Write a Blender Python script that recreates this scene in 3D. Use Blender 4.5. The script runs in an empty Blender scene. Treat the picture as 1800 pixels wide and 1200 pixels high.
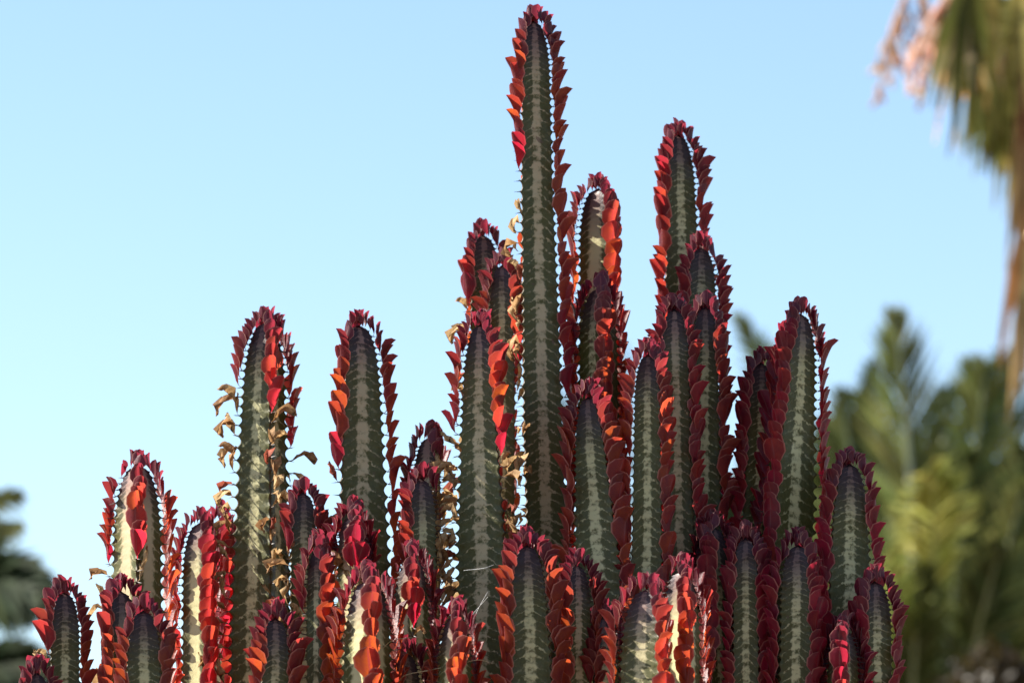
import bpy, math, random
import numpy as np
from mathutils import Vector, Matrix, noise as mnoise

random.seed(11)
rng = np.random.default_rng(7)
sc = bpy.context.scene
C = sc.collection
R_ = math.radians

# ------------------------------------------------------------------ camera
CAM = Vector((0.0, -6.0, 1.5)); PITCH = R_(9.0)
cam_d = bpy.data.cameras.new('camera'); cam = bpy.data.objects.new('camera', cam_d); C.objects.link(cam)
cam.location = CAM; cam.rotation_euler = (R_(90) + PITCH, 0, 0)
cam_d.sensor_width = 36; cam_d.lens = 180; cam_d.clip_end = 2000; cam_d.clip_start = 0.1
cam_d.dof.use_dof = True; cam_d.dof.focus_distance = 6.0; cam_d.dof.aperture_fstop = 7.0
sc.camera = cam

# ------------------------------------------------------------------ sky, sun, exposure
SUN_AZ = R_(-78.0)      # clockwise from +Y (the view direction): from the left, a little behind the plant
SUN_EL = R_(43.0)
w = bpy.data.worlds.new('World'); sc.world = w; w.use_nodes = True
nt = w.node_tree; bg = nt.nodes['Background']
sky = nt.nodes.new('ShaderNodeTexSky'); sky.sky_type = 'NISHITA'; sky.sun_disc = False
sky.sun_elevation = SUN_EL; sky.sun_rotation = SUN_AZ % (2*math.pi)
sky.altitude = 0; sky.air_density = 1.0; sky.dust_density = 0.3; sky.ozone_density = 2.6
nt.links.new(sky.outputs[0], bg.inputs[0]); bg.inputs[1].default_value = 0.0755
sd = Vector((math.sin(SUN_AZ)*math.cos(SUN_EL), math.cos(SUN_AZ)*math.cos(SUN_EL), math.sin(SUN_EL)))
sun_d = bpy.data.lights.new('sun', 'SUN'); sun_d.energy = 5.0; sun_d.angle = R_(0.53); sun_d.color = (1.0, 0.95, 0.86)
sun = bpy.data.objects.new('sun', sun_d); C.objects.link(sun)
sun.rotation_euler = (-sd).to_track_quat('-Z', 'Y').to_euler(); sun.location = (-4, 0, 8)
vs = sc.view_settings; vs.view_transform = 'Standard'; vs.look = 'None'; vs.exposure = 1.53; vs.gamma = 1; vs.use_curve_mapping = False
sc.cycles.max_bounces = 10; sc.cycles.diffuse_bounces = 6; sc.cycles.transmission_bounces = 6

# ------------------------------------------------------------------ helpers
cp, sp = math.cos(PITCH), math.sin(PITCH)
def P(px, py, Y):
    """world point at depth plane Y that the photograph shows at pixel (px, py) of 1800x1200"""
    a = (px-900)/9000.0; b = (600-py)/9000.0
    d = Vector((a, cp - b*sp, sp + b*cp)); t = (Y - CAM.y)/d.y
    return CAM + d*t
def PX(Y): return (Y - CAM.y)/9000.0/cp

def tag(o, label=None, cat=None, group=None, kind=None):
    if label: o['label'] = label
    if cat: o['category'] = cat
    if group: o['group'] = group
    if kind: o['kind'] = kind
    return o
def empty(name, loc):
    o = bpy.data.objects.new(name, None); C.objects.link(o); o.location = loc; o.empty_display_size = .05
    return o
def mesh_obj(name, verts, faces, mat, parent=None, smooth=True, loc=None):
    me = bpy.data.meshes.new(name); me.from_pydata(verts, [], faces)
    if smooth: me.polygons.foreach_set('use_smooth', [True]*len(me.polygons))
    me.materials.append(mat); me.update()
    o = bpy.data.objects.new(name, me); C.objects.link(o)
    if parent is not None: o.parent = parent
    if loc is not None: o.location = loc
    return o
def set_attr(me, name, arr):
    at = me.attributes.new(name, 'FLOAT_VECTOR', 'POINT'); at.data.foreach_set('vector', np.asarray(arr, dtype=np.float32).ravel())

# ------------------------------------------------------------------ materials
class NT:
    def __init__(s, name):
        s.m = bpy.data.materials.new(name); s.m.use_nodes = True; s.t = s.m.node_tree; s.t.nodes.clear()
        s.out = s.t.nodes.new('ShaderNodeOutputMaterial')
    def n(s, t, **kw):
        nd = s.t.nodes.new(t)
        for k, v in kw.items(): setattr(nd, k, v)
        return nd
    def l(s, a, b): s.t.links.new(a, b)
    def val(s, x, sock):
        if isinstance(x, (int, float)): sock.default_value = x
        else: s.l(x, sock)
    def math(s, op, a, b=0.0, c=0.0, clamp=False):
        nd = s.n('ShaderNodeMath', operation=op, use_clamp=clamp)
        for i, x in enumerate((a, b, c)): s.val(x, nd.inputs[i])
        return nd.outputs[0]
    def mix(s, f, a, b, mode='MIX'):
        nd = s.n('ShaderNodeMix', data_type='RGBA', blend_type=mode)
        s.val(f, nd.inputs[0])
        for i, x in ((6, a), (7, b)):
            if isinstance(x, tuple): nd.inputs[i].default_value = (*x, 1) if len(x) == 3 else x
            else: s.l(x, nd.inputs[i])
        return nd.outputs[2]
    def ramp(s, f, lo, hi, a=0.0, b=1.0):
        nd = s.n('ShaderNodeMapRange', interpolation_type='SMOOTHSTEP')
        s.val(f, nd.inputs[0]); nd.inputs[1].default_value = lo; nd.inputs[2].default_value = hi
        nd.inputs[3].default_value = a; nd.inputs[4].default_value = b
        return nd.outputs[0]
    def noise(s, vec, scale, detail=3.0, rough=.55, dist=0.0):
        nd = s.n('ShaderNodeTexNoise'); s.l(vec, nd.inputs['Vector'])
        nd.inputs['Scale'].default_value = scale; nd.inputs['Detail'].default_value = detail
        nd.inputs['Roughness'].default_value = rough; nd.inputs['Distortion'].default_value = dist
        return nd.outputs['Fac']

def mat_stem():
    N = NT('euphorbia_stem')
    at = N.n('ShaderNodeAttribute', attribute_name='pat'); sx = N.n('ShaderNodeSeparateXYZ'); N.l(at.outputs['Vector'], sx.inputs[0])
    a, v, t = sx.outputs
    geo = N.n('ShaderNodeTexCoord'); pos = geo.outputs['Object']
    oi = N.n('ShaderNodeObjectInfo')
    n1 = N.noise(pos, 90, 4, .6); n2 = N.noise(pos, 260, 3, .6); n3 = N.noise(pos, 28, 2)
    aw = N.math('ADD', a, N.math('MULTIPLY', N.math('SUBTRACT', n1, .5), .42))
    aw = N.math('ADD', aw, N.math('MULTIPLY', N.math('SUBTRACT', n2, .5), .30))
    # pale streaks that leave the centre stripe towards each tooth
    ph = N.math('SUBTRACT', v, N.math('MULTIPLY', a, 1.25))
    ph = N.math('ADD', ph, N.math('MULTIPLY', N.math('SUBTRACT', n1, .5), 1.25))
    cs = N.math('COSINE', N.math('MULTIPLY', ph, 2*math.pi))
    cs = N.math('ADD', cs, N.math('MULTIPLY', N.math('SUBTRACT', n2, .5), 1.5))
    strk = N.ramp(cs, .74, 1.16)
    strk = N.math('MULTIPLY', strk, N.ramp(aw, 1.0, .45)); strk = N.math('MULTIPLY', strk, N.ramp(N.noise(pos, 62, 2, .5), .36, .62, .15, 1.0))
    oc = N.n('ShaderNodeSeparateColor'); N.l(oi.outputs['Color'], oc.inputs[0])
    stripe = N.ramp(N.math('SUBTRACT', N.math('DIVIDE', aw, oc.outputs[0]), N.math('MULTIPLY', N.ramp(cs, .1, 1.1), .07)), .27, .12)  # object colour widens the cream stripe, painting sun brightness onto the lit stems
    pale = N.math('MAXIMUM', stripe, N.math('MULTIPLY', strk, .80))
    olive = N.mix(n3, (.082, .072, .010), (.036, .044, .013))
    olive = N.mix(N.ramp(n2, .35, .75), olive, (.080, .076, .020))
    cream = N.mix(n3, (.54, .49, .26), (.42, .39, .19))
    col = N.mix(pale, olive, cream)
    # young growth is purple
    tn = N.math('ADD', t, N.math('MULTIPLY', N.math('SUBTRACT', n1, .5), .03))
    young = N.ramp(tn, .075, .010)
    col = N.mix(N.math('MULTIPLY', young, .93), col, N.mix(pale, (.030, .0095, .014), (.11, .048, .052)))
    pinkish = N.math('MULTIPLY', N.math('MULTIPLY', pale, .45), N.ramp(oi.outputs['Random'], .6, .95))
    col = N.mix(pinkish, col, (.34, .20, .15))
    # horny rib edge, corky old wood
    edge = N.ramp(a, .955, 1.0)
    col = N.mix(N.math('MULTIPLY', edge, .75), col, (.075, .040, .028))
    col = N.mix(N.ramp(tn, .75, 1.3), col, N.mix(n1, (.20, .15, .09), (.11, .085, .05)))
    scar = N.ramp(N.noise(pos, 45, 2, .5, .6), .735, .76)
    col = N.mix(N.math('MULTIPLY', scar, .7), col, (.10, .055, .035))
    b = N.n('ShaderNodeBsdfPrincipled'); N.l(col, b.inputs['Base Color'])
    N.val(N.ramp(n1, .3, .7, .42, .62), b.inputs['Roughness']); b.inputs['Specular IOR Level'].default_value = .35
    bp = N.n('ShaderNodeBump'); bp.inputs['Strength'].default_value = .35; bp.inputs['Distance'].default_value = .0012
    N.l(N.math('ADD', n2, N.math('MULTIPLY', pale, .3)), bp.inputs['Height']); N.l(bp.outputs[0], b.inputs['Normal'])
    N.l(b.outputs[0], N.out.inputs[0]); return N.m

def mat_leaf():
    N = NT('euphorbia_leaf')
    at = N.n('ShaderNodeAttribute', attribute_name='lf'); sx = N.n('ShaderNodeSeparateXYZ'); N.l(at.outputs['Vector'], sx.inputs[0])
    c, s, _ = sx.outputs
    oi = N.n('ShaderNodeObjectInfo'); tc = N.n('ShaderNodeTexCoord')
    off = N.n('ShaderNodeVectorMath', operation='ADD'); N.l(tc.outputs['Object'], off.inputs[0])
    cb = N.n('ShaderNodeCombineXYZ'); N.l(N.math('MULTIPLY', oi.outputs['Random'], 37.0), cb.inputs[0]); N.l(cb.outputs[0], off.inputs[1])
    n1 = N.noise(off.outputs[0], 3.0, 3, .6); n2 = N.noise(off.outputs[0], 14.0, 3, .6)
    ac = N.math('ABSOLUTE', c)
    base = N.mix(N.ramp(n1, .30, .75), oi.outputs['Color'], (.45, .02, .05), 'MIX')
    tr = N.mix(.60, base, oi.outputs['Color'])
    # side veins, midrib, painted rim highlight
    vein = N.math('SINE', N.math('MULTIPLY', N.math('SUBTRACT', s, N.math('MULTIPLY', ac, .22)), 62.0))
    vein = N.math('MULTIPLY', N.ramp(vein, .75, 1.0), .22)
    tr = N.mix(vein, tr, (.50, .03, .02))
    mid = N.ramp(ac, .11, .03)
    tr = N.mix(N.math('MULTIPLY', mid, .55), tr, (.40, .03, .05))
    tr = N.mix(N.ramp(n2, .55, .8, 0, .35), tr, (.30, .015, .03))
    refl = N.mix(.74, tr, (.090, .014, .026))
    refl = N.mix(N.ramp(n1, .35, .65, 0, .55), refl, (.060, .010, .026))
    refl = N.mix(N.math('MULTIPLY', N.ramp(ac, .84, .97), .8), refl, (.62, .28, .22))  # pale leaf margin with a sunlit edge highlight painted into the colour
    refl = N.mix(N.math('MULTIPLY', N.ramp(ac, .10, .02), .50), refl, (.48, .16, .14))
    b = N.n('ShaderNodeBsdfPrincipled'); N.l(refl, b.inputs['Base Color']); b.inputs['Roughness'].default_value = .44
    b.inputs['Specular IOR Level'].default_value = .5
    bp = N.n('ShaderNodeBump'); bp.inputs['Strength'].default_value = .10; bp.inputs['Distance'].default_value = .008
    N.l(N.math('ADD', n2, vein), bp.inputs['Height']); N.l(bp.outputs[0], b.inputs['Normal'])
    tl = N.n('ShaderNodeBsdfTranslucent'); N.l(tr, tl.inputs[0])
    mx = N.n('ShaderNodeMixShader'); mx.inputs[0].default_value = .54
    N.l(b.outputs[0], mx.inputs[1]); N.l(tl.outputs[0], mx.inputs[2]); N.l(mx.outputs[0], N.out.inputs[0]); return N.m

def mat_simple(name, ca, cb_, scale, rough=.7, transl=0.0, use_obj=False, bump=.2, seg=False, spec=.3):
    N = NT(name); tc = N.n('ShaderNodeTexCoord'); oi = N.n('ShaderNodeObjectInfo')
    n1 = N.noise(tc.outputs['Object'], scale, 4, .6)
    f = N.ramp(n1, .32, .70)
    if use_obj: col = N.mix(f, N.mix(1.0, oi.outputs['Color'], ca, 'MULTIPLY'), N.mix(1.0, oi.outputs['Color'], cb_, 'MULTIPLY'))
    else: col = N.mix(f, ca, cb_)
    if seg:
        sa = N.n('ShaderNodeAttribute', attribute_name='seg'); col = N.mix(1.0, col, sa.outputs['Vector'], 'MULTIPLY')
    b = N.n('ShaderNodeBsdfPrincipled'); N.l(col, b.inputs['Base Color']); b.inputs['Roughness'].default_value = rough
    b.inputs['Specular IOR Level'].default_value = spec
    if bump:
        bp = N.n('ShaderNodeBump'); bp.inputs['Strength'].default_value = bump; bp.inputs['Distance'].default_value = .3/scale
        N.l(n1, bp.inputs['Height']); N.l(bp.outputs[0], b.inputs['Normal'])
    if transl:
        tl = N.n('ShaderNodeBsdfTranslucent'); N.l(col, tl.inputs[0])
        mx = N.n('ShaderNodeMixShader'); mx.inputs[0].default_value = transl
        N.l(b.outputs[0], mx.inputs[1]); N.l(tl.outputs[0], mx.inputs[2]); N.l(mx.outputs[0], N.out.inputs[0])
    else: N.l(b.outputs[0], N.out.inputs[0])
    return N.m

M_STEM = mat_stem(); M_LEAF = mat_leaf()
M_DRY = mat_simple('dried_leaf', (1, .95, .85), (.55, .42, .30), 5, .75, .45, True)
M_SPINE = mat_simple('spine', (.035, .020, .016), (.09, .05, .035), 300, .5, bump=0)
M_FROND = mat_simple('palm_leaflet', (1, 1, 1), (.6, .7, .6), 3, .6, .5, True, 0, True, .12)
M_RACHIS = mat_simple('palm_rachis', (1, 1, 1), (.75, .78, .7), 4, .5, 0, True, 0)
M_DEAD = mat_simple('dead_palm_leaf', (1, .95, .85), (.6, .5, .38), 4, .75, .5, True, 0, True)
M_BARK = mat_simple('palm_bark', (.16, .11, .07), (.075, .05, .032), 9, .9, bump=.6)
M_SHRUB = mat_simple('shrub_leaf', (1, 1, 1), (.55, .65, .5), 6, .5, .3, True, 0, True)
M_SILK = mat_simple('spider_silk', (.75, .75, .72), (.6, .6, .58), 50, .35, .3, bump=0)
M_STRAW = mat_simple('straw', (.60, .46, .26), (.45, .33, .18), 60, .6, .2, bump=0)
M_SOIL = mat_simple('soil', (.16, .11, .07), (.09, .065, .045), 7, .95, bump=.7)

# ------------------------------------------------------------------ ground
g = mesh_obj('ground', [(-400, -400, 0), (400, -400, 0), (400, 400, 0), (-400, 400, 0)], [(0, 1, 2, 3)], M_SOIL, smooth=False)
tag(g, 'bare brown soil that the plants grow from', kind='structure')

# ------------------------------------------------------------------ leaf shapes (unit length, local Y = away from the stem, Z = up)
def leaf_mesh(name, mat, th0, th1, th2, wid, fold, seed, dry=0.0):
    r = random.Random(seed); S = [0, .13, .32, .54, .76, .92, 1.0] ; CC = [-1, -.5, 0, .5, 1]
    WP = [.04, .10, .54, .96, .95, .58, .03]
    y = z = 0.0; ps = 0; V = []; A = []; F = []
    tw = r.uniform(-.25, .25)
    for i, s in enumerate(S):
        th = th0 + (th1-th0)*min(1, s/.5) if s < .5 else th1 + (th2-th1)*(s-.5)/.5
        y += math.sin(th)*(s-ps); z += math.cos(th)*(s-ps); ps = s
        ny, nz = -math.cos(th), math.sin(th)       # towards the stem (upper side of the leaf)
        for c in CC:
            wv = wid*WP[i]*(1 + (.05*r.uniform(-1, 1) if dry == 0 else .35*r.uniform(-1, 1)))
            cx = c*wv*math.cos(fold); cn = abs(c)*wv*math.sin(fold) - .25*wv*(1-abs(c))*abs(c)
            x_ = cx*math.cos(tw*s) ; cn += cx*math.sin(tw*s)
            dx = dy = dz = 0
            if dry:
                k = dry*min(1, s*2.2); dx, dy, dz = (r.uniform(-k, k) for _ in range(3))
            V.append((x_ + dx, y + ny*cn + dy, z + nz*cn + dz)); A.append((c, s, 0))
    for i in range(len(S)-1):
        for j in range(4):
            a = i*5+j; F.append((a, a+1, a+6, a+5))
    me = bpy.data.meshes.new(name); me.from_pydata(V, [], F); me.polygons.foreach_set('use_smooth', [dry == 0]*len(F) if dry == 0 else [True]*len(F))
    set_attr(me, 'lf', A); me.materials.append(mat); me.update(); return me
d_ = R_
FRESH = [leaf_mesh('leaf', M_LEAF, d_(a), d_(b), d_(c), w_, d_(f), 20+i) for i, (a, b, c, w_, f) in enumerate([
    (56, 12, 20, .36, 30), (62, 15, 32, .35, 40), (50, 9, 14, .37, 26), (64, 18, 40, .34, 46), (54, 14, 27, .37, 24), (58, 8, 23, .34, 36), (52, 16, 46, .35, 42)])]
DRY = [leaf_mesh('dry_leaf', M_DRY, d_(a), d_(b), d_(c), w_, d_(f), 60+i, k) for i, (a, b, c, w_, f, k) in enumerate([
    (60, 30, 90, .24, 62, .075), (85, 60, 150, .26, 58, .09), (70, 15, -40, .22, 70, .08), (95, 110, 175, .25, 64, .10), (80, 50, 20, .20, 75, .07), (60, 90, 200, .26, 55, .09)])]

# ------------------------------------------------------------------ one euphorbia column
UU = [-.97, -.88, -.74, -.50, -.18, .18, .50, .74, .88, .97]
def lerp(a, b, t): return a + (b-a)*t

def column(tipy, Y, phi, refs, label, fresh=9999, dryp=.6, tone=.7, size=1.0, dens=.97, rs=None, pale=1.0, lean=0.0, nr=3):
    """tipy: stem apex; refs: (y, left edge, right edge) of the stem in the photograph; phi: azimuth of the rib turned to the viewer"""
    r = random.Random(int(tipy*7 + refs[0][1]*13))
    if isinstance(fresh, (int, float)): fresh = (fresh,)*nr
    DA = 360/nr; ribs = [phi + DA*i for i in range(nr)]; CH = math.cos(math.pi/nr); SH = math.sin(math.pi/nr); sn = [math.sin(R_(q)) for q in ribs]; lo, hi = min(sn), max(sn)
    rr = []
    for (y, xl, xr) in refs:
        Rp = (xr-xl)/(hi-lo); rr.append((y, xl - Rp*lo, Rp))
    if len(rr) == 1: rr.append((rr[0][0]+300, rr[0][1] + lean*3, rr[0][2]*1.06))
    def at(py):
        (y0, c0, R0), (y1, c1, R1) = rr[0], rr[-1]
        k = (py-y0)/(y1-y0); kc = max(-1.5, min(1.6, k)); kr = max(-.5, min(1.3, k))
        return lerp(c0, c1, kc), lerp(R0, R1, kr)
    px = PX(Y); YB = 1250.0
    ztip = P(900, tipy, Y).z; zb = P(900, YB, Y).z; zpp = (ztip-zb)/(YB-tipy)   # metres of height per pixel
    # tooth stations down the stem (px from the tip)
    st = []; s = 5.0
    while tipy + s < YB + 45:
        st.append(s); s += min(21.0, 8.5 + s*.056)*r.uniform(.93, 1.07)*min(1.1, max(.8, rr[0][2]/42))
    wob = [r.uniform(-1, 1) for _ in range(4)]
    def axis(s):
        c, Rp = at(tipy+s)
        wx = (math.sin(s/190+wob[0]*3)*2.0*wob[1] + math.sin(s/75+wob[2]*3)*.7)
        pt = P(c + wx, tipy+s, Y); return pt, Rp*px
    D = 2.5*rr[0][2]
    def dome(s):
        q = max(0, min(1, s/D)); return .26 + .74*math.sqrt(max(0, 1-(1-q)**2.1))
    rings = []          # (centre, R, dip per rib list, v, t)
    rings_s = [(0.0, 0.0)]
    prev = 0.0
    for i, s1 in enumerate(st):
        nsub = 7 if s1 > 60 else 5
        for k in range(1, nsub+1):
            f = k/nsub; rings_s.append((lerp(prev, s1, f), i+f))
        prev = s1
    ph = [r.uniform(-.12, .12) for _ in range(nr)]
    V = []; A = []; nU = len(UU)+1; F = []
    base = axis(st[-1])[0]; ctr = Vector((0.03, .03, 0))
    foot = Vector((lerp(base.x, ctr.x, .22), lerp(base.y, ctr.y, .22), 0.0))
    root = empty('euphorbia_cactus', foot)
    def ring(cen, Rm, v, t, tooth=True):
        for k, q in enumerate(ribs):
            q0 = R_(q); qn = q0 + R_(DA/2)             # this rib, and the face to its right
            fr = (v + ph[k]) % 1.0
            fr = fr**.86                               # teeth hook slightly upward
            dip = (math.sin(math.pi*fr)**.75) if tooth else .6
            amp = .185*Rm
            rd = Vector((math.sin(q0), -math.cos(q0), 0))
            V.append(cen + rd*(Rm*1.0 - amp*dip)); A.append((1.0, v, t))
            nd = Vector((math.sin(qn), -math.cos(qn), 0)); td = Vector((math.cos(qn), math.sin(qn), 0))
            q2 = R_(q+DA); rd2 = Vector((math.sin(q2), -math.cos(q2), 0)); fr2 = ((v + ph[(k+1) % nr]) % 1.0)**.86
            dip2 = (math.sin(math.pi*fr2)**.75) if tooth else .6
            for u in UU:                               # u=-1 at this rib ... +1 at the next
                a = abs(u); h = Rm*CH*(.76 + .24*a**1.6) + (.035*Rm if a > .93 else 0) + 0.005*Rm*math.cos(2*math.pi*(v-a*1.25))*(1-a)
                p = cen + nd*h + td*u*Rm*SH*.985
                wgt = max(0, (a-.62)/.38)**1.2
                if u < 0: p = p - rd*amp*dip*wgt
                else: p = p - rd2*amp*dip2*wgt
                V.append(p); A.append((a, v, t))
    for (s, v) in rings_s:
        cen, Rm = axis(s); ring(cen - foot, Rm*dome(s), v, s*px)
    slast = rings_s[-1][0]; c_last, R_last = axis(slast)
    for k in range(1, 9):                              # the bare lower stem down to the soil
        f = k/8; cen = Vector((lerp(c_last.x, foot.x, f), lerp(c_last.y, foot.y, f), lerp(c_last.z, -.03, f)))
        ring(cen - foot, R_last*lerp(1, .92, f), rings_s[-1][1], slast*px + f*1.2, False)
    # order of the ring is rib, face points, rib, ...
    n = nU*nr; m = len(V)//n
    for i in range(m-1):
        for j in range(n):
            a = i*n+j; b = i*n+(j+1) % n; F.append((a, a+n, b+n, b))
    V.append(axis(0)[0] - foot + Vector((0, 0, .004))); A.append((.5, 0, 0)); top = len(V)-1
    for j in range(n): F.append((top, j, (j+1) % n))
    so = mesh_obj('stem', V, F, M_STEM, root); so.color = (pale, pale, pale, 1); set_attr(so.data, 'pat', A)  # wider cream on sunlit columns puts sunlight into the stem colour
    # leaves and spines
    SV = []; SF = []
    for k, q in enumerate(ribs):
        q0 = R_(q); rd = Vector((math.sin(q0), -math.cos(q0), 0)); tdv = Vector((math.cos(q0), math.sin(q0), 0))
        for i, s in enumerate(st):
            # the tooth is where v + ph is an integer
            i2 = i + 1 - ph[k]; j = int(math.floor(i2)) - 1; f = i2 - math.floor(i2)
            sv = (lerp(st[j], st[j+1], f) if 0 <= j < len(st)-1 else (st[j] if j >= 0 else st[0]*f))
            if j >= len(st)-1: sv = st[-1]
            cen, Rm = axis(sv); Rm *= dome(sv); tip = cen - foot + rd*Rm
            # spines: a pair at each tooth
            if s > 12:
                for sg in (-1, 1):
                    ln = r.uniform(.006, .0105)*(1 if s > 40 else .6)
                    dv = (rd*1.0 + tdv*sg*r.uniform(.35, .9) + Vector((0, 0, r.uniform(-.35, .25)))).normalized()*ln
                    b0 = tip - rd*.0012 + tdv*sg*.0006; n0 = len(SV); e = .0008
                    SV += [b0 + Vector((0, 0, e)), b0 + tdv*e - Vector((0, 0, e*.6)), b0 - tdv*e - Vector((0, 0, e*.6)), b0 + dv]
                    SF += [(n0, n0+1, n0+3), (n0+1, n0+2, n0+3), (n0+2, n0, n0+3)]
            fl = fresh[k]*r.uniform(.94, 1.06)
            if s < fl:
                if r.random() > (dens if not rs else dens*min(1, .25+.75*rs[k])): continue
                me = r.choice(FRESH); o = bpy.data.objects.new('leaf', me)
                grow = min(1, .58 + s/210.0)
                L = .0370*size*grow*r.uniform(.80, 1.16)*(rs[k] if rs else 1)
                near_end = s/fl
                # tone: purple at the tip, red-orange in the middle, crimson where the leaf is about to dry
                pu = Vector((.25, .028, .050)); og = Vector((.70, .140, .018)); cr = Vector((.70, .018, .060))
                k1 = max(0, min(1, (s-30)/90)); k2 = max(0, min(1, (near_end-.72)/.25)) if fl < 2000 else .0
                mid = cr.lerp(og, max(0, min(1, tone + r.uniform(-.28, .28))))
                col = pu.lerp(mid, k1).lerp(cr, k2)*r.uniform(.8, 1.12)
                o.color = (*col, 1)
                up = max(0, 1-s/70)
                rx = R_(lerp(0, 20, up) + r.gauss(0, 4)); ry = R_(r.gauss(0, 6)); rz = q0 + math.pi + R_(r.gauss(0, 10))
            else:
                if r.random() > dryp: continue
                me = r.choice(DRY); o = bpy.data.objects.new('dry_leaf', me); L = .031*size*r.uniform(.65, 1.25)
                t = r.random(); cc = Vector((.62, .46, .26)).lerp(Vector((.42, .24, .12)), t*t)
                if r.random() < .12: cc = Vector((.42, .12, .08))
                o.color = (*cc, 1)
                rx = R_(r.gauss(0, 14)); ry = R_(r.gauss(0, 16)); rz = q0 + math.pi + R_(r.gauss(0, 28))
            C.objects.link(o); o.parent = root; o.location = tip - rd*.0006
            o.rotation_euler = (rx, ry, rz); o.scale = (L, L, L)
    ap = axis(0)[0] - foot                             # the young rosette on the growing point
    for i in range(9):
        o = bpy.data.objects.new('leaf', r.choice(FRESH)); q0 = i*2.4 + r.uniform(-.3, .3); L = .0395*size*r.uniform(.40, .62)
        o.color = (*(Vector((.25, .028, .050))*r.uniform(.75, 1.2)), 1)
        C.objects.link(o); o.parent = root; rr0 = .0015 + .0009*i
        o.location = ap + Vector((math.sin(q0)*rr0, -math.cos(q0)*rr0, .003 - .0004*i)); o.scale = (L, L, L)
        o.rotation_euler = (R_(26 - i*1.5 + r.gauss(0, 6)), R_(r.gauss(0, 8)), q0 + math.pi)
    spo = mesh_obj('spines', SV, SF, M_SPINE, root, smooth=False); spo['kind'] = 'stuff'
    tag(root, label, 'succulent', 'red-leaved columns of the euphorbia clump', 'thing')
    return root

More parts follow.
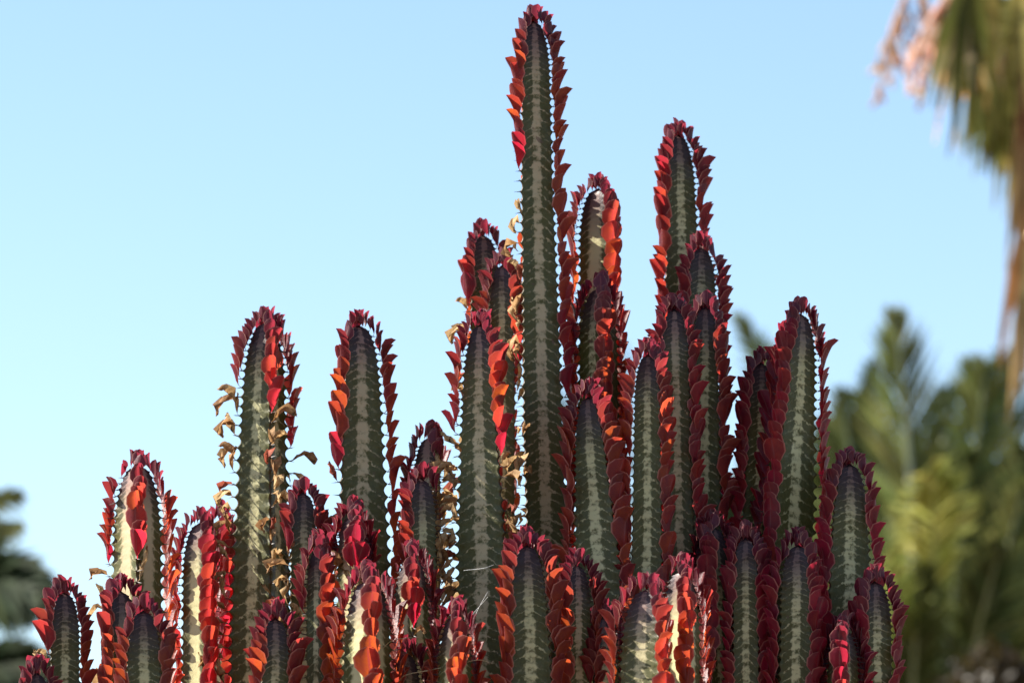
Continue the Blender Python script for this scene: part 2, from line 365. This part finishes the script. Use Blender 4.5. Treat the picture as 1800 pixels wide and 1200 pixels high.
# refs are the stem's edges without leaves, front columns first; pale widens the cream to imitate direct sun
COLS = [
 # --- left end
 dict(tipy=1186, Y=-.12, phi=-40, refs=[(1250, 45, 92)], label='low column tip showing only its uppermost leaves at the clump\'s left end'),
 dict(tipy=1046, Y=-.06, phi=-46, refs=[(1190, 90, 147)], fresh=(120, 9999, 60), tone=.75, label='short column with dry tan leaves low on both ribs, outermost of the clump'),
 dict(tipy=1042, Y=-.07, phi=-30, refs=[(1180, 190, 250)], tone=.8, label='short column half hidden behind the dark column with broad orange leaves'),
 dict(tipy=1078, Y=-.14, phi=-52, refs=[(1190, 218, 286)], tone=.9, label='short dark column with broad orange leaves down one rib, beneath the sunlit cream-faced column'),
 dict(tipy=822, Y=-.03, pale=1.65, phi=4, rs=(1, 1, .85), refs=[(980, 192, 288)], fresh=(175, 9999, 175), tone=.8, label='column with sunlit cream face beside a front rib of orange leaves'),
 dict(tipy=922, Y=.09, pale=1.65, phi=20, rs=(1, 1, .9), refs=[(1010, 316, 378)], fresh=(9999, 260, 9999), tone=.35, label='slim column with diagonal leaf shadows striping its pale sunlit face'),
 dict(tipy=915, Y=.16, phi=20, refs=[(1010, 362, 408)], tone=.3, label='column tip peeping out between the shadow-striped column and the tall two-faced column'),
 dict(tipy=572, Y=.09, phi=20, nr=4, refs=[(690, 423, 506), (950, 406, 512)], fresh=(165, 225, 200, 120), dryp=.97, tone=.75, label='tall column with curled dry leaves along its front rib, standing clear against the sky'),
 dict(tipy=577, Y=.06, phi=-42, refs=[(740, 601, 678), (900, 597, 688)], fresh=(260, 9999, 9999), tone=.72, label='broad-faced column with a pale centre stripe, sky on both sides of its top'),
 dict(tipy=870, Y=.02, phi=-48, refs=[(930, 511, 561)], fresh=(110, 110, 90), tone=.5, label='short slim column between the two columns that stand alone against the sky'),
 dict(tipy=966, Y=-.06, phi=37, refs=[(1100, 538, 574)], fresh=(9999, 9999, 120), tone=.8, label='narrow column with curled leaves fanned along one rib and half its face sunlit'),
 dict(tipy=1090, Y=-.15, phi=-50, refs=[(1180, 457, 512)], tone=.75, size=1.1, label='low dark-faced column with big red leaves, in front of the dry-leaved tall column'),
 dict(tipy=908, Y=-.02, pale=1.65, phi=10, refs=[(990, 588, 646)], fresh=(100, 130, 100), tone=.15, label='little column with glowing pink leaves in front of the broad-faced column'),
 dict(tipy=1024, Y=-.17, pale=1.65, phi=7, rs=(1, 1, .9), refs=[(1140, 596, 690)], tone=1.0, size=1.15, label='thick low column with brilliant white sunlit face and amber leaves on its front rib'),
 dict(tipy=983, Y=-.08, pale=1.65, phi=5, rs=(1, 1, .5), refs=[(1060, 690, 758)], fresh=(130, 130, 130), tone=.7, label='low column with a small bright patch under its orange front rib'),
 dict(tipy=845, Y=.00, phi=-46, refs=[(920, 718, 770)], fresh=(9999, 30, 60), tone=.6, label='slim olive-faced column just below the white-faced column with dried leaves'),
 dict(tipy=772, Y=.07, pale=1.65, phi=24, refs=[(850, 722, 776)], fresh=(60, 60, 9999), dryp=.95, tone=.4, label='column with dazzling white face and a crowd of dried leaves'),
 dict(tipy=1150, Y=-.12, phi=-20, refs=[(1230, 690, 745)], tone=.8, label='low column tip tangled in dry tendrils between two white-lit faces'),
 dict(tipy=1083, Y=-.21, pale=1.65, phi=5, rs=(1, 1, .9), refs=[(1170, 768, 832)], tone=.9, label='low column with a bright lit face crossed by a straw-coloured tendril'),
 # --- centre
 dict(tipy=575, Y=.02, phi=41, refs=[(700, 808, 873), (900, 798, 886)], fresh=(230, 9999, 190), tone=.7, label='wide column with straight cream stripe, left neighbour of the tallest column'),
 dict(tipy=418, Y=.22, phi=-44, refs=[(520, 824, 882)], fresh=(130, 9999, 9999), tone=.6, label='twin-topped pair\'s rear column with pale olive face beside the tallest column'),
 dict(tipy=470, Y=.15, phi=44, refs=[(560, 857, 905)], fresh=(190, 9999, 9999), tone=.85, label='twin-topped pair\'s front column with a row of orange leaves against the tallest column'),
 dict(tipy=963, Y=-.17, phi=-52, refs=[(1010, 897, 964), (1190, 891, 975)], tone=1.0, size=1.15, label='short stout column with amber leaves and straight cream stripe, threads of spider silk beside it'),
 dict(tipy=42, Y=.10, phi=-46, refs=[(233, 914, 974), (640, 917, 992)], fresh=(260, 680, 9999), dryp=.4, tone=.75, label='tallest column, rising far above all the others'),
 dict(tipy=996, Y=-.11, phi=-35, refs=[(1100, 996, 1044)], tone=.8, label='short narrow column touching the stout amber-leaved column'),
 dict(tipy=702, Y=.00, phi=43, refs=[(800, 1005, 1066), (950, 1005, 1088)], tone=.8, size=1.15, label='column with pale patch near its tip and big curved orange leaves, below the tallest column'),
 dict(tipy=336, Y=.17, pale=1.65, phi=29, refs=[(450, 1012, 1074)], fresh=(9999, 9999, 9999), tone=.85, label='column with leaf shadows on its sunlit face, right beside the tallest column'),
 dict(tipy=510, Y=.10, phi=8, refs=[(600, 1014, 1090)], tone=.75, label='dark column with one line of glowing orange leaves down its front rib'),
 dict(tipy=1088, Y=-.09, phi=-30, refs=[(1170, 1040, 1092)], tone=.4, dens=.7, label='low shaded column with curled loose leaves beside the paired orange ribs'),
 # --- right of centre
 dict(tipy=242, Y=.23, phi=-46, refs=[(330, 1168, 1226), (480, 1166, 1236)], tone=.45, label='second tallest column, dark face with red leaves broad on one side'),
 dict(tipy=440, Y=.17, phi=-50, refs=[(520, 1204, 1262)], tone=.25, label='dark column immediately in front of the second tallest column'),
 dict(tipy=544, Y=.11, phi=56, refs=[(620, 1212, 1264), (850, 1205, 1272)], tone=.6, label='column below the second tallest with a bold edge of red leaves against the sky'),
 dict(tipy=548, Y=.05, phi=-58, refs=[(640, 1160, 1214), (900, 1165, 1222)], tone=.3, label='purple-tipped dark column in front of the one with bold red sky edge'),
 dict(tipy=627, Y=-.01, phi=54, refs=[(720, 1112, 1164), (950, 1106, 1166)], tone=.75, label='slim column with orange rib, next to the purple-tipped dark column'),
 dict(tipy=1040, Y=-.25, phi=28, refs=[(1130, 1084, 1164)], tone=.85, label='low dark column whose orange front rib shines, next to the cream-strip column'),
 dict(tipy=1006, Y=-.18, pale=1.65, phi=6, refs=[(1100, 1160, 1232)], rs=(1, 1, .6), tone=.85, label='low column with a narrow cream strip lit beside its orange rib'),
 dict(tipy=930, Y=.01, phi=-15, refs=[(1050, 1228, 1290)], tone=.1, label='deeply shaded low column next to the cream-strip column'),
 dict(tipy=950, Y=-.01, phi=58, refs=[(1050, 1286, 1336)], tone=.1, label='shaded narrow column with a dull beige stripe'),
 dict(tipy=556, Y=.06, phi=-22, refs=[(640, 1374, 1440), (850, 1348, 1440)], tone=.25, label='tall pinkish-striped column with toothed edge, palms behind it'),
 dict(tipy=642, Y=.12, phi=-50, refs=[(740, 1312, 1366), (950, 1302, 1366)], tone=.05, label='blackish column close behind the pinkish-striped column'),
 dict(tipy=962, Y=-.04, phi=42, refs=[(1080, 1366, 1428)], tone=.1, label='shaded low column with grey-green face in front of the pinkish-striped column'),
 dict(tipy=820, Y=.04, phi=-50, refs=[(900, 1462, 1532), (1050, 1452, 1538)], tone=.15, label='column with pink sunlit top leaves, beside the pinkish-striped column'),
 dict(tipy=1026, Y=-.03, phi=-40, refs=[(1120, 1514, 1572)], tone=.1, label='dark low column with one pink leaf at its tip, the clump\'s last towards the palms'),
 dict(tipy=1108, Y=-.07, phi=-10, refs=[(1190, 1452, 1512)], tone=.1, label='lowest shaded column at the foot of the pink-topped column'),
]
for c_ in COLS: column(**c_)

# ------------------------------------------------------------------ threads and tendrils
def tube(name, pts, rad, mat, label, cat, group=None, n=5):
    # smooth curve through the points
    Q = []
    for i in range(len(pts)-1):
        p0 = pts[max(0, i-1)]; p1 = pts[i]; p2 = pts[i+1]; p3 = pts[min(len(pts)-1, i+2)]
        for k in range(6):
            t = k/6; Q.append(.5*((2*p1) + (p2-p0)*t + (2*p0-5*p1+4*p2-p3)*t*t + (3*p1-p0-3*p2+p3)*t**3))
    Q.append(pts[-1]); V = []; F = []
    for i, p in enumerate(Q):
        d = (Q[min(i+1, len(Q)-1)] - Q[max(0, i-1)]).normalized(); a = d.cross(Vector((.3, 1, .2))).normalized(); b = d.cross(a)
        for k in range(n): V.append(p + (a*math.cos(2*math.pi*k/n) + b*math.sin(2*math.pi*k/n))*rad - pts[0])
    for i in range(len(Q)-1):
        for k in range(n): F.append((i*n+k, i*n+(k+1) % n, (i+1)*n+(k+1) % n, (i+1)*n+k))
    o = mesh_obj(name, V, F, mat, loc=pts[0]); tag(o, label, cat, group); return o
YT = -.205
tube('tendril', [P(698, 1202, -.16), P(712, 1186, -.18), P(750, 1178, -.2), P(800, 1168, YT), P(840, 1159, YT), P(860, 1164, -.2)], .00042, M_STRAW, 'long thin straw-coloured tendril arching in front of the lit low column', 'tendril')
tube('tendril', [P(672, 1140, -.19), P(690, 1125, -.2), P(725, 1120, -.19), P(745, 1124, -.17)], .00032, M_STRAW, 'short curled dry tendril between the white-faced low column and its neighbour', 'tendril')
for (a, b, c_, lb) in [((815, 1002), (850, 998), (868, 992), 'spider thread running level across the wide column with straight stripe'),
                  ((857, 1040), (832, 1090), (820, 1160), 'spider thread falling steeply beside the stout column\'s amber leaves'),
                  ((858, 1048), (830, 1080), (806, 1112), 'spider thread slanting from the stout column to the lit low column')]:
    tube('spider_thread', [P(*a, -.15), P(*b, -.19), P(*c_, -.18)], .00022, M_SILK, lb, 'spider silk', 'spider threads')

# ------------------------------------------------------------------ background palms
def seg_attr(me, per, seed, lo=.5, hi=1.5, dry=.0):
    r = random.Random(seed); A = []
    for i in range(0, len(me.vertices), per):
        k = r.uniform(lo, hi); c = (k*1.9, k*1.45, k*1.2) if r.random() < dry else (k*r.uniform(.9, 1.15), k, k*r.uniform(.8, 1.1))
        A += [c]*min(per, len(me.vertices)-i)
    set_attr(me, 'seg', A)
def bez(p, t): return p[0]*(1-t)**2 + p[1]*2*t*(1-t) + p[2]*t*t
def frond(root, pts, leaflet, col, n=46, up=None, droop=.35, seed=0, rcol=None, start=.22, mat=None, wleaf=.018, ang=48):
    """feather frond: rachis along a quadratic curve (world points), leaflets on both sides"""
    r = random.Random(seed); o0 = root.location.copy(); L = (pts[2]-pts[0]).length
    V = []; F = []; toward = up or Vector((0, -1, .3))
    for sgn in (-1, 1):
        for i in range(n):
            t = start + (1-start)*(i+r.random()*.6)/n; p = bez(pts, t); d = (bez(pts, min(1, t+.02)) - bez(pts, t-.02)).normalized()
            side = d.cross(toward).normalized()*sgn; nrm = side.cross(d).normalized()*sgn
            prof = math.sin(math.pi*min(1, (t-start)/(1-start)*.80+.17))**.75
            ln = leaflet*prof*r.uniform(.85, 1.12); a = R_(ang - 26*(t**2) + r.gauss(0, 5))
            dv = (side*math.sin(a) + d*math.cos(a) + toward*.28*r.uniform(.3, 1.4)).normalized()
            m1 = p + dv*ln*.5; e = p + dv*ln + Vector((0, 0, -1))*droop*ln*.45*r.uniform(.4, 1.4)
            wv = dv.cross(nrm).normalized()*wleaf*.5; n0 = len(V)
            V += [p - wv*.6 - o0, p + wv*.6 - o0, m1 - wv - o0, m1 + wv - o0, e - o0]
            F += [(n0, n0+1, n0+3, n0+2), (n0+2, n0+3, n0+4)]
    fo = mesh_obj('frond', V, F, mat or M_FROND, root, smooth=False); fo.color = (*col, 1); seg_attr(fo.data, 5, seed, .6, 1.4, .03)
    V = []; F = []
    for i in range(13):
        t = i/12; p = bez(pts, t); d = (bez(pts, min(1, t+.02)) - bez(pts, max(0, t-.02))).normalized(); s_ = d.cross(toward).normalized(); q = s_.cross(d)
        rad = lerp(.022, .005, t)*max(.7, min(1.3, L/1.6))
        for k in range(6):
            V.append(p + (s_*math.cos(k*math.pi/3) + q*math.sin(k*math.pi/3)*.6)*rad - o0)
    for i in range(12):
        for k in range(6): F.append((i*6+k, i*6+(k+1) % 6, (i+1)*6+(k+1) % 6, (i+1)*6+k))
    ro = mesh_obj('rachis', V, F, M_RACHIS, fo); ro.color = (*(rcol or (.30, .32, .16)), 1)
    return fo
def trunk(root, top, rad, name='trunk', mat=M_BARK):
    V = []; F = []; o0 = root.location; n = 12; m = 26
    for i in range(m+1):
        f = i/m; c = Vector((lerp(o0.x, top.x, f), lerp(o0.y, top.y, f), lerp(-.05, top.z, f))) - o0
        rr = rad*(1.25 - .3*f)*(1.12 if i % 2 else .94)
        for k in range(n): V.append(c + Vector((math.cos(k*2*math.pi/n), math.sin(k*2*math.pi/n), 0))*rr*(1+.08*math.sin(k*5+i*3)))
    for i in range(m):
        for k in range(n): F.append((i*n+k, i*n+(k+1) % n, (i+1)*n+(k+1) % n, (i+1)*n+k))
    F.append(tuple(m*n+k for k in range(n)))
    return mesh_obj(name, V, F, mat, root)

DARK = (.092, .105, .036); MID = (.17, .18, .062); LITE = (.24, .25, .07); YEL = (.32, .31, .09)
def palm(crown, Y, label, fronds, rad=.16, group='feather palms behind the clump'):
    c = P(*crown, Y); root = empty('feather_palm', Vector((c.x, c.y, 0))); tag(root, label, 'palm tree', group)
    trunk(root, c, rad)
    for i, f in enumerate(fronds):
        (cx, cy, dY1), (tx, ty, dY2), lf, col = f[:4]; kw = f[4] if len(f) > 4 else {}
        j = (i*37 % 11 - 5)/60
        frond(root, [c + Vector((j, -.05, -.02)), P(cx, cy, Y+dY1), P(tx, ty, Y+dY2)], lf, col, seed=i*7+int(crown[0]), **kw)
    return root
PALE = dict(rcol=(.42, .42, .26))
palm((1640, 1420), 12, 'feather palm with a pale-ribbed upright frond, behind the pinkish-striped column', [
    ((1622, 900, .3), (1572, 552, .2), .33, MID, dict(n=60, droop=.15, rcol=(.46, .46, .30))),
    ((1520, 1000, .5), (1478, 690, .6), .30, DARK), ((1560, 950, .6), (1530, 640, .8), .28, DARK),
    ((1660, 900, .8), (1660, 690, 1.0), .30, DARK), ((1700, 900, .4), (1735, 640, .4), .32, MID, dict(n=56)),
    ((1500, 1100, .0), (1440, 830, -.2), .28, DARK), ((1690, 1000, -.2), (1700, 800, -.3), .30, DARK),
    ((1640, 960, -.3), (1640, 815, -.9), .25, YEL, dict(n=60, droop=.6, rcol=(.40, .42, .16), start=.52, ang=58)),
    ((1560, 1150, -.2), (1570, 960, -.7), .24, LITE, dict(droop=.7)),
    ((1740, 1100, -.1), (1800, 850, -.3), .30, MID, PALE), ((1700, 1150, -.4), (1760, 960, -.7), .26, DARK),
    ((1600, 1150, -.3), (1620, 1000, -.5), .24, DARK), ((1480, 1250, -.1), (1500, 1000, -.3), .3, DARK)])
palm((1810, 1450), 13, 'dark feather palm partly under the hanging fan palm skirt', [
    ((1760, 950, .2), (1700, 640, .2), .33, MID, dict(n=56)), ((1800, 900, .3), (1765, 625, .4), .33, DARK, dict(n=56)),
    ((1860, 950, .1), (1850, 700, .1), .32, DARK), ((1720, 1050, .1), (1640, 760, .0), .30, DARK),
    ((1780, 1050, -.1), (1790, 780, -.3), .30, DARK), ((1700, 1200, -.1), (1660, 930, -.2), .28, DARK),
    ((1830, 1150, -.2), (1840, 900, -.3), .28, MID), ((1760, 1200, -.4), (1730, 1000, -.6), .28, DARK), ((1700, 1300, -.4), (1640, 1100, -.6), .28, DARK)])
palm((1470, 1350), 14, 'feather palm with a yellowish frond tip showing beside the red sky-edged column', [
    ((1440, 760, .2), (1292, 555, .0), .22, (.15, .17, .05), dict(n=56, rcol=(.42, .42, .24))),
    ((1500, 900, .3), (1520, 690, .3), .30, DARK), ((1420, 1000, .1), (1330, 780, .0), .28, DARK), ((1540, 1000, .2), (1610, 760, .2), .3, DARK),
    ((1470, 950, .3), (1455, 740, .3), .28, DARK), ((1560, 1100, -.2), (1600, 880, -.3), .28, DARK)])
palm((-190, 1290), 8, 'feather palm whose fronds reach in past the clump\'s open end', [
    ((-120, 900, .2), (34, 868, .3), .13, (.20, .20, .06), dict(n=40, droop=.9)), ((-120, 950, .3), (40, 925, .2), .12, (.17, .18, .06), dict(n=40, droop=.9)),
    ((-90, 930, -.2), (92, 1050, -.4), .20, (.035, .055, .022), dict(n=120, droop=.9, wleaf=.03)), ((-80, 960, 0), (70, 1062, -.1), .17, (.05, .075, .022), dict(n=110, droop=.7, wleaf=.03)),
    ((-60, 1130, -.1), (100, 1170, -.2), .15, (.035, .055, .022), dict(n=110, droop=.9, wleaf=.03)), ((-60, 1180, .2), (80, 1240, .1), .16, (.05, .075, .03), dict(n=50, droop=.8)),
    ((-250, 900, 0), (-330, 950, 0), .3, MID), ((-180, 900, 0), (-150, 760, .2), .3, MID)], rad=.13)

# ------------------------------------------------------------------ fan palm with hanging skirt
YF = 9.0
def fan_leaf(root, hinge, tip, spread, n, mat, col, att, name, seed, wleaf=.030):
    r = random.Random(seed); o0 = root.location; V = []; F = []
    ax = tip - hinge; L = ax.length; d = ax.normalized(); side = d.cross(Vector((0.25*r.uniform(-1, 1), -1, 0))).normalized(); nrm = side.cross(d)
    for i in range(n):
        u = (i+.5)/n*2-1; a = u*spread; ln = L*(1-.25*u*u)*r.uniform(.7, 1.1)
        dv = (d*math.cos(a) + side*math.sin(a) + nrm*r.uniform(-.4, .4)).normalized()
        dn = (dv + Vector((0, 0, -1))*r.uniform(.3, 1.1)).normalized(); wv = dv.cross(nrm).normalized()*wleaf*.5*r.uniform(.6, 1.2)
        b = hinge + dv*L*.05; m1 = hinge + dv*ln*.5; e = m1 + dn*ln*.5; n0 = len(V)
        V += [b - wv*.4 - o0, b + wv*.4 - o0, m1 - wv - o0, m1 + wv - o0, e - wv*.15 - o0, e + wv*.15 - o0]
        F += [(n0, n0+1, n0+3, n0+2), (n0+2, n0+3, n0+5, n0+4)]
    o = mesh_obj(name, V, F, mat, root, smooth=False); o.color = (*col, 1); seg_attr(o.data, 6, seed, .35, 1.5, .2)
    V = []; F = []; mid = (att+hinge)*.5 + Vector((0, 0, .12)); pp = [att, mid, hinge]
    for i in range(9):
        t = i/8; p = bez(pp, t); dd = (bez(pp, min(1, t+.05)) - bez(pp, max(0, t-.05))).normalized(); s_ = dd.cross(Vector((0, -1, .1))).normalized(); q = s_.cross(dd)
        for k in range(5): V.append(p + (s_*math.cos(k*1.2566) + q*.5*math.sin(k*1.2566))*lerp(.022, .011, t) - o0)
    for i in range(8):
        for k in range(5): F.append((i*5+k, i*5+(k+1) % 5, (i+1)*5+(k+1) % 5, (i+1)*5+k))
    po = mesh_obj('petiole', V, F, M_RACHIS, o); po.color = (col[0]*1.3, col[1]*1.2, col[2]*1.1, 1)
ct = P(1945, -180, YF); fp = empty('fan_palm', Vector((ct.x, ct.y, 0))); tag(fp, 'tall fan palm with a shaggy hanging skirt of green and tan dead fronds', 'palm tree')
trunk(fp, ct, .17)
TAN = (.46, .34, .18); BRN = (.26, .16, .085); GRN = (.22, .22, .06); OLV = (.42, .37, .12); STW = (.68, .55, .33)
HANG = [((1715, -70), (1668, 220), .34, GRN, 'frond'), ((1745, -60), (1690, 270), .30, OLV, 'frond'), ((1700, -10), (1682, 250), .25, STW, 'dead_frond'),
        ((1775, -20), (1735, 310), .26, GRN, 'frond'), ((1790, 20), (1745, 345), .22, GRN, 'frond'), ((1800, -60), (1770, 260), .28, OLV, 'frond'),
        ((1765, 30), (1720, 200), .32, STW, 'dead_frond'), ((1820, 60), (1770, 400), .18, OLV, 'frond'), ((1815, 120), (1790, 420), .16, GRN, 'frond'),
        ((1830, 40), (1795, 330), .2, BRN, 'dead_frond'), ((1810, 200), (1778, 480), .13, TAN, 'dead_frond'), ((1815, 330), (1776, 640), .085, BRN, 'dead_frond'),
        ((1825, 300), (1788, 560), .10, STW, 'dead_frond'), ((1810, 420), (1782, 722), .07, TAN, 'dead_frond'), ((1830, 380), (1800, 660), .12, BRN, 'dead_frond'),
        ((1800, 90), (1788, 240), .16, BRN, 'dead_frond'), ((1850, 200), (1830, 520), .2, TAN, 'dead_frond'), ((1860, 380), (1830, 640), .2, BRN, 'dead_frond')]
rh = random.Random(77)
for i in range(16):                                    # shorter crossing leaves in the skirt
    hx = rh.uniform(1690, 1840); hy = rh.uniform(-60, 190) if hx > 1740 else rh.uniform(-60, 40)
    HANG.append(((hx, hy), (hx - rh.uniform(-25, 60), hy + rh.uniform(90, 170)), rh.uniform(.35, .7), rh.choice([STW, OLV, GRN, OLV, STW, TAN]), rh.choice(['frond', 'frond', 'dead_frond'])))
for i, (h, t, spd, col, nm) in enumerate(HANG):
    jy = ((i*29) % 13 - 6)*.03 - .2
    fan_leaf(fp, P(*h, YF+jy), P(*t, YF+jy-.05), spd, 13, M_FROND if nm == 'frond' else M_DEAD, col, Vector((ct.x-.1, ct.y-.1, P(*h, YF).z + .15)), nm, 300+i)
def inflorescence(root, pts, seed):
    r = random.Random(seed); o0 = root.location; V = []; F = []
    def strip(a, b, w_):
        d = (b-a).normalized(); wv = d.cross(Vector((0, -1, 0))).normalized()*w_; q = Vector((0, -1, 0))*w_; n0 = len(V)
        V.extend([a+wv-o0, a+q-o0, a-wv-o0, b+wv-o0, b+q-o0, b-wv-o0]); F.extend([(n0, n0+1, n0+4, n0+3), (n0+1, n0+2, n0+5, n0+4), (n0+2, n0, n0+3, n0+5)])
    K = 14
    for i in range(K): strip(bez(pts, i/K), bez(pts, (i+1)/K), lerp(.012, .006, i/K))
    for i in range(26):
        t = r.uniform(.45, 1); p = bez(pts, t); q = p + Vector((r.uniform(-.07, .07), r.uniform(-.06, .06), -r.uniform(.05, .22)))
        strip(p, q, .003)
        for k in range(6):
            a = p.lerp(q, r.uniform(.3, 1)); strip(a, a + Vector((r.uniform(-.02, .02), r.uniform(-.02, .02), -r.uniform(.015, .035))), .0065)
    o = mesh_obj('flower_stalk', V, F, M_DEAD, root, smooth=False); o.color = (.95, .74, .64, 1); seg_attr(o.data, 6, seed, .7, 1.05)
top = Vector((ct.x-.1, ct.y, ct.z-.1))
inflorescence(fp, [top, P(1620, -140, YF), P(1565, 60, YF-.1)], 1)
inflorescence(fp, [top, P(1690, -100, YF), P(1612, 80, YF-.2)], 2)
inflorescence(fp, [top, P(1700, -20, YF), P(1640, 30, YF-.15)], 3)

# ------------------------------------------------------------------ shrubs filling the ground between the palms
def shrub(name, c_px, rx, rz, Y, n, col, label, cat, seed, ls=.05, ry=.6, group=None):
    c = P(*c_px, Y); root = empty(name, Vector((c.x, c.y, 0))); o0 = root.location; r = random.Random(seed)
    tag(root, label, cat, group)
    st_ = c.z - rz*.6
    V = []; F = []
    for b in range(5):
        a0 = Vector((r.uniform(-.05, .05), r.uniform(-.05, .05), -.03)); a1 = Vector((r.uniform(-.5, .5)*rx, r.uniform(-.5, .5)*ry, st_)); n0 = len(V)
        for p, w_ in ((a0, .035), (a1, .012)):
            for k in range(5): V.append(p + Vector((math.cos(k*1.2566), math.sin(k*1.2566), 0))*w_)
        for k in range(5): F.append((n0+k, n0+(k+1) % 5, n0+5+(k+1) % 5, n0+5+k))
    mesh_obj('stems', V, F, M_BARK, root)
    V = []; F = []
    clumps = [(Vector((r.gauss(0, .48)*rx, r.gauss(0, .45)*ry, r.gauss(0, .45)*rz)), r.uniform(.18, .36)*min(1, rx/.6)) for _ in range(34)]
    for i in range(n):
        cc, cr = r.choice(clumps); d = Vector((r.gauss(0, 1), r.gauss(0, 1), r.gauss(0, 1))).normalized()
        p = cc + d*cr*r.uniform(.5, 1) + Vector((0, 0, c.z)); t = Vector((r.gauss(0, 1), r.gauss(0, 1), r.gauss(0, .6))).normalized()
        s_ = t.cross(d)
        if s_.length < .1: continue
        s_.normalize(); L = ls*r.uniform(.7, 1.4); n0 = len(V)
        V += [p - t*L*.5, p + s_*L*.25, p + t*L*.5, p - s_*L*.25]; F.append((n0, n0+1, n0+2, n0+3))
    o = mesh_obj('crown', V, F, M_SHRUB, root, smooth=False); o.color = (*col, 1); o['kind'] = 'stuff'; seg_attr(o.data, 4, seed, .4, 1.5)
shrub('shrub', (1560, 1130), .75, .62, 15.5, 9000, (.050, .070, .030), 'dark green shrub behind the feather palms, near the clump', 'shrub', 1, .07)
shrub('shrub', (1760, 1080), .7, .70, 16.2, 9000, (.060, .075, .030), 'olive green shrub behind the feather palms, under the fan palm', 'shrub', 2, .07)
shrub('shrub', (1370, 1000), .6, .6, 16.5, 6000, (.045, .062, .028), 'dark shrub seen only in gaps behind the clump', 'shrub', 4, .07)
shrub('dry_shrub', (1765, 1205), .16, .12, 10.2, 1300, (.055, .034, .012), 'rust-brown dry shrub low under the feather palms', 'shrub', 3, .04, .2)
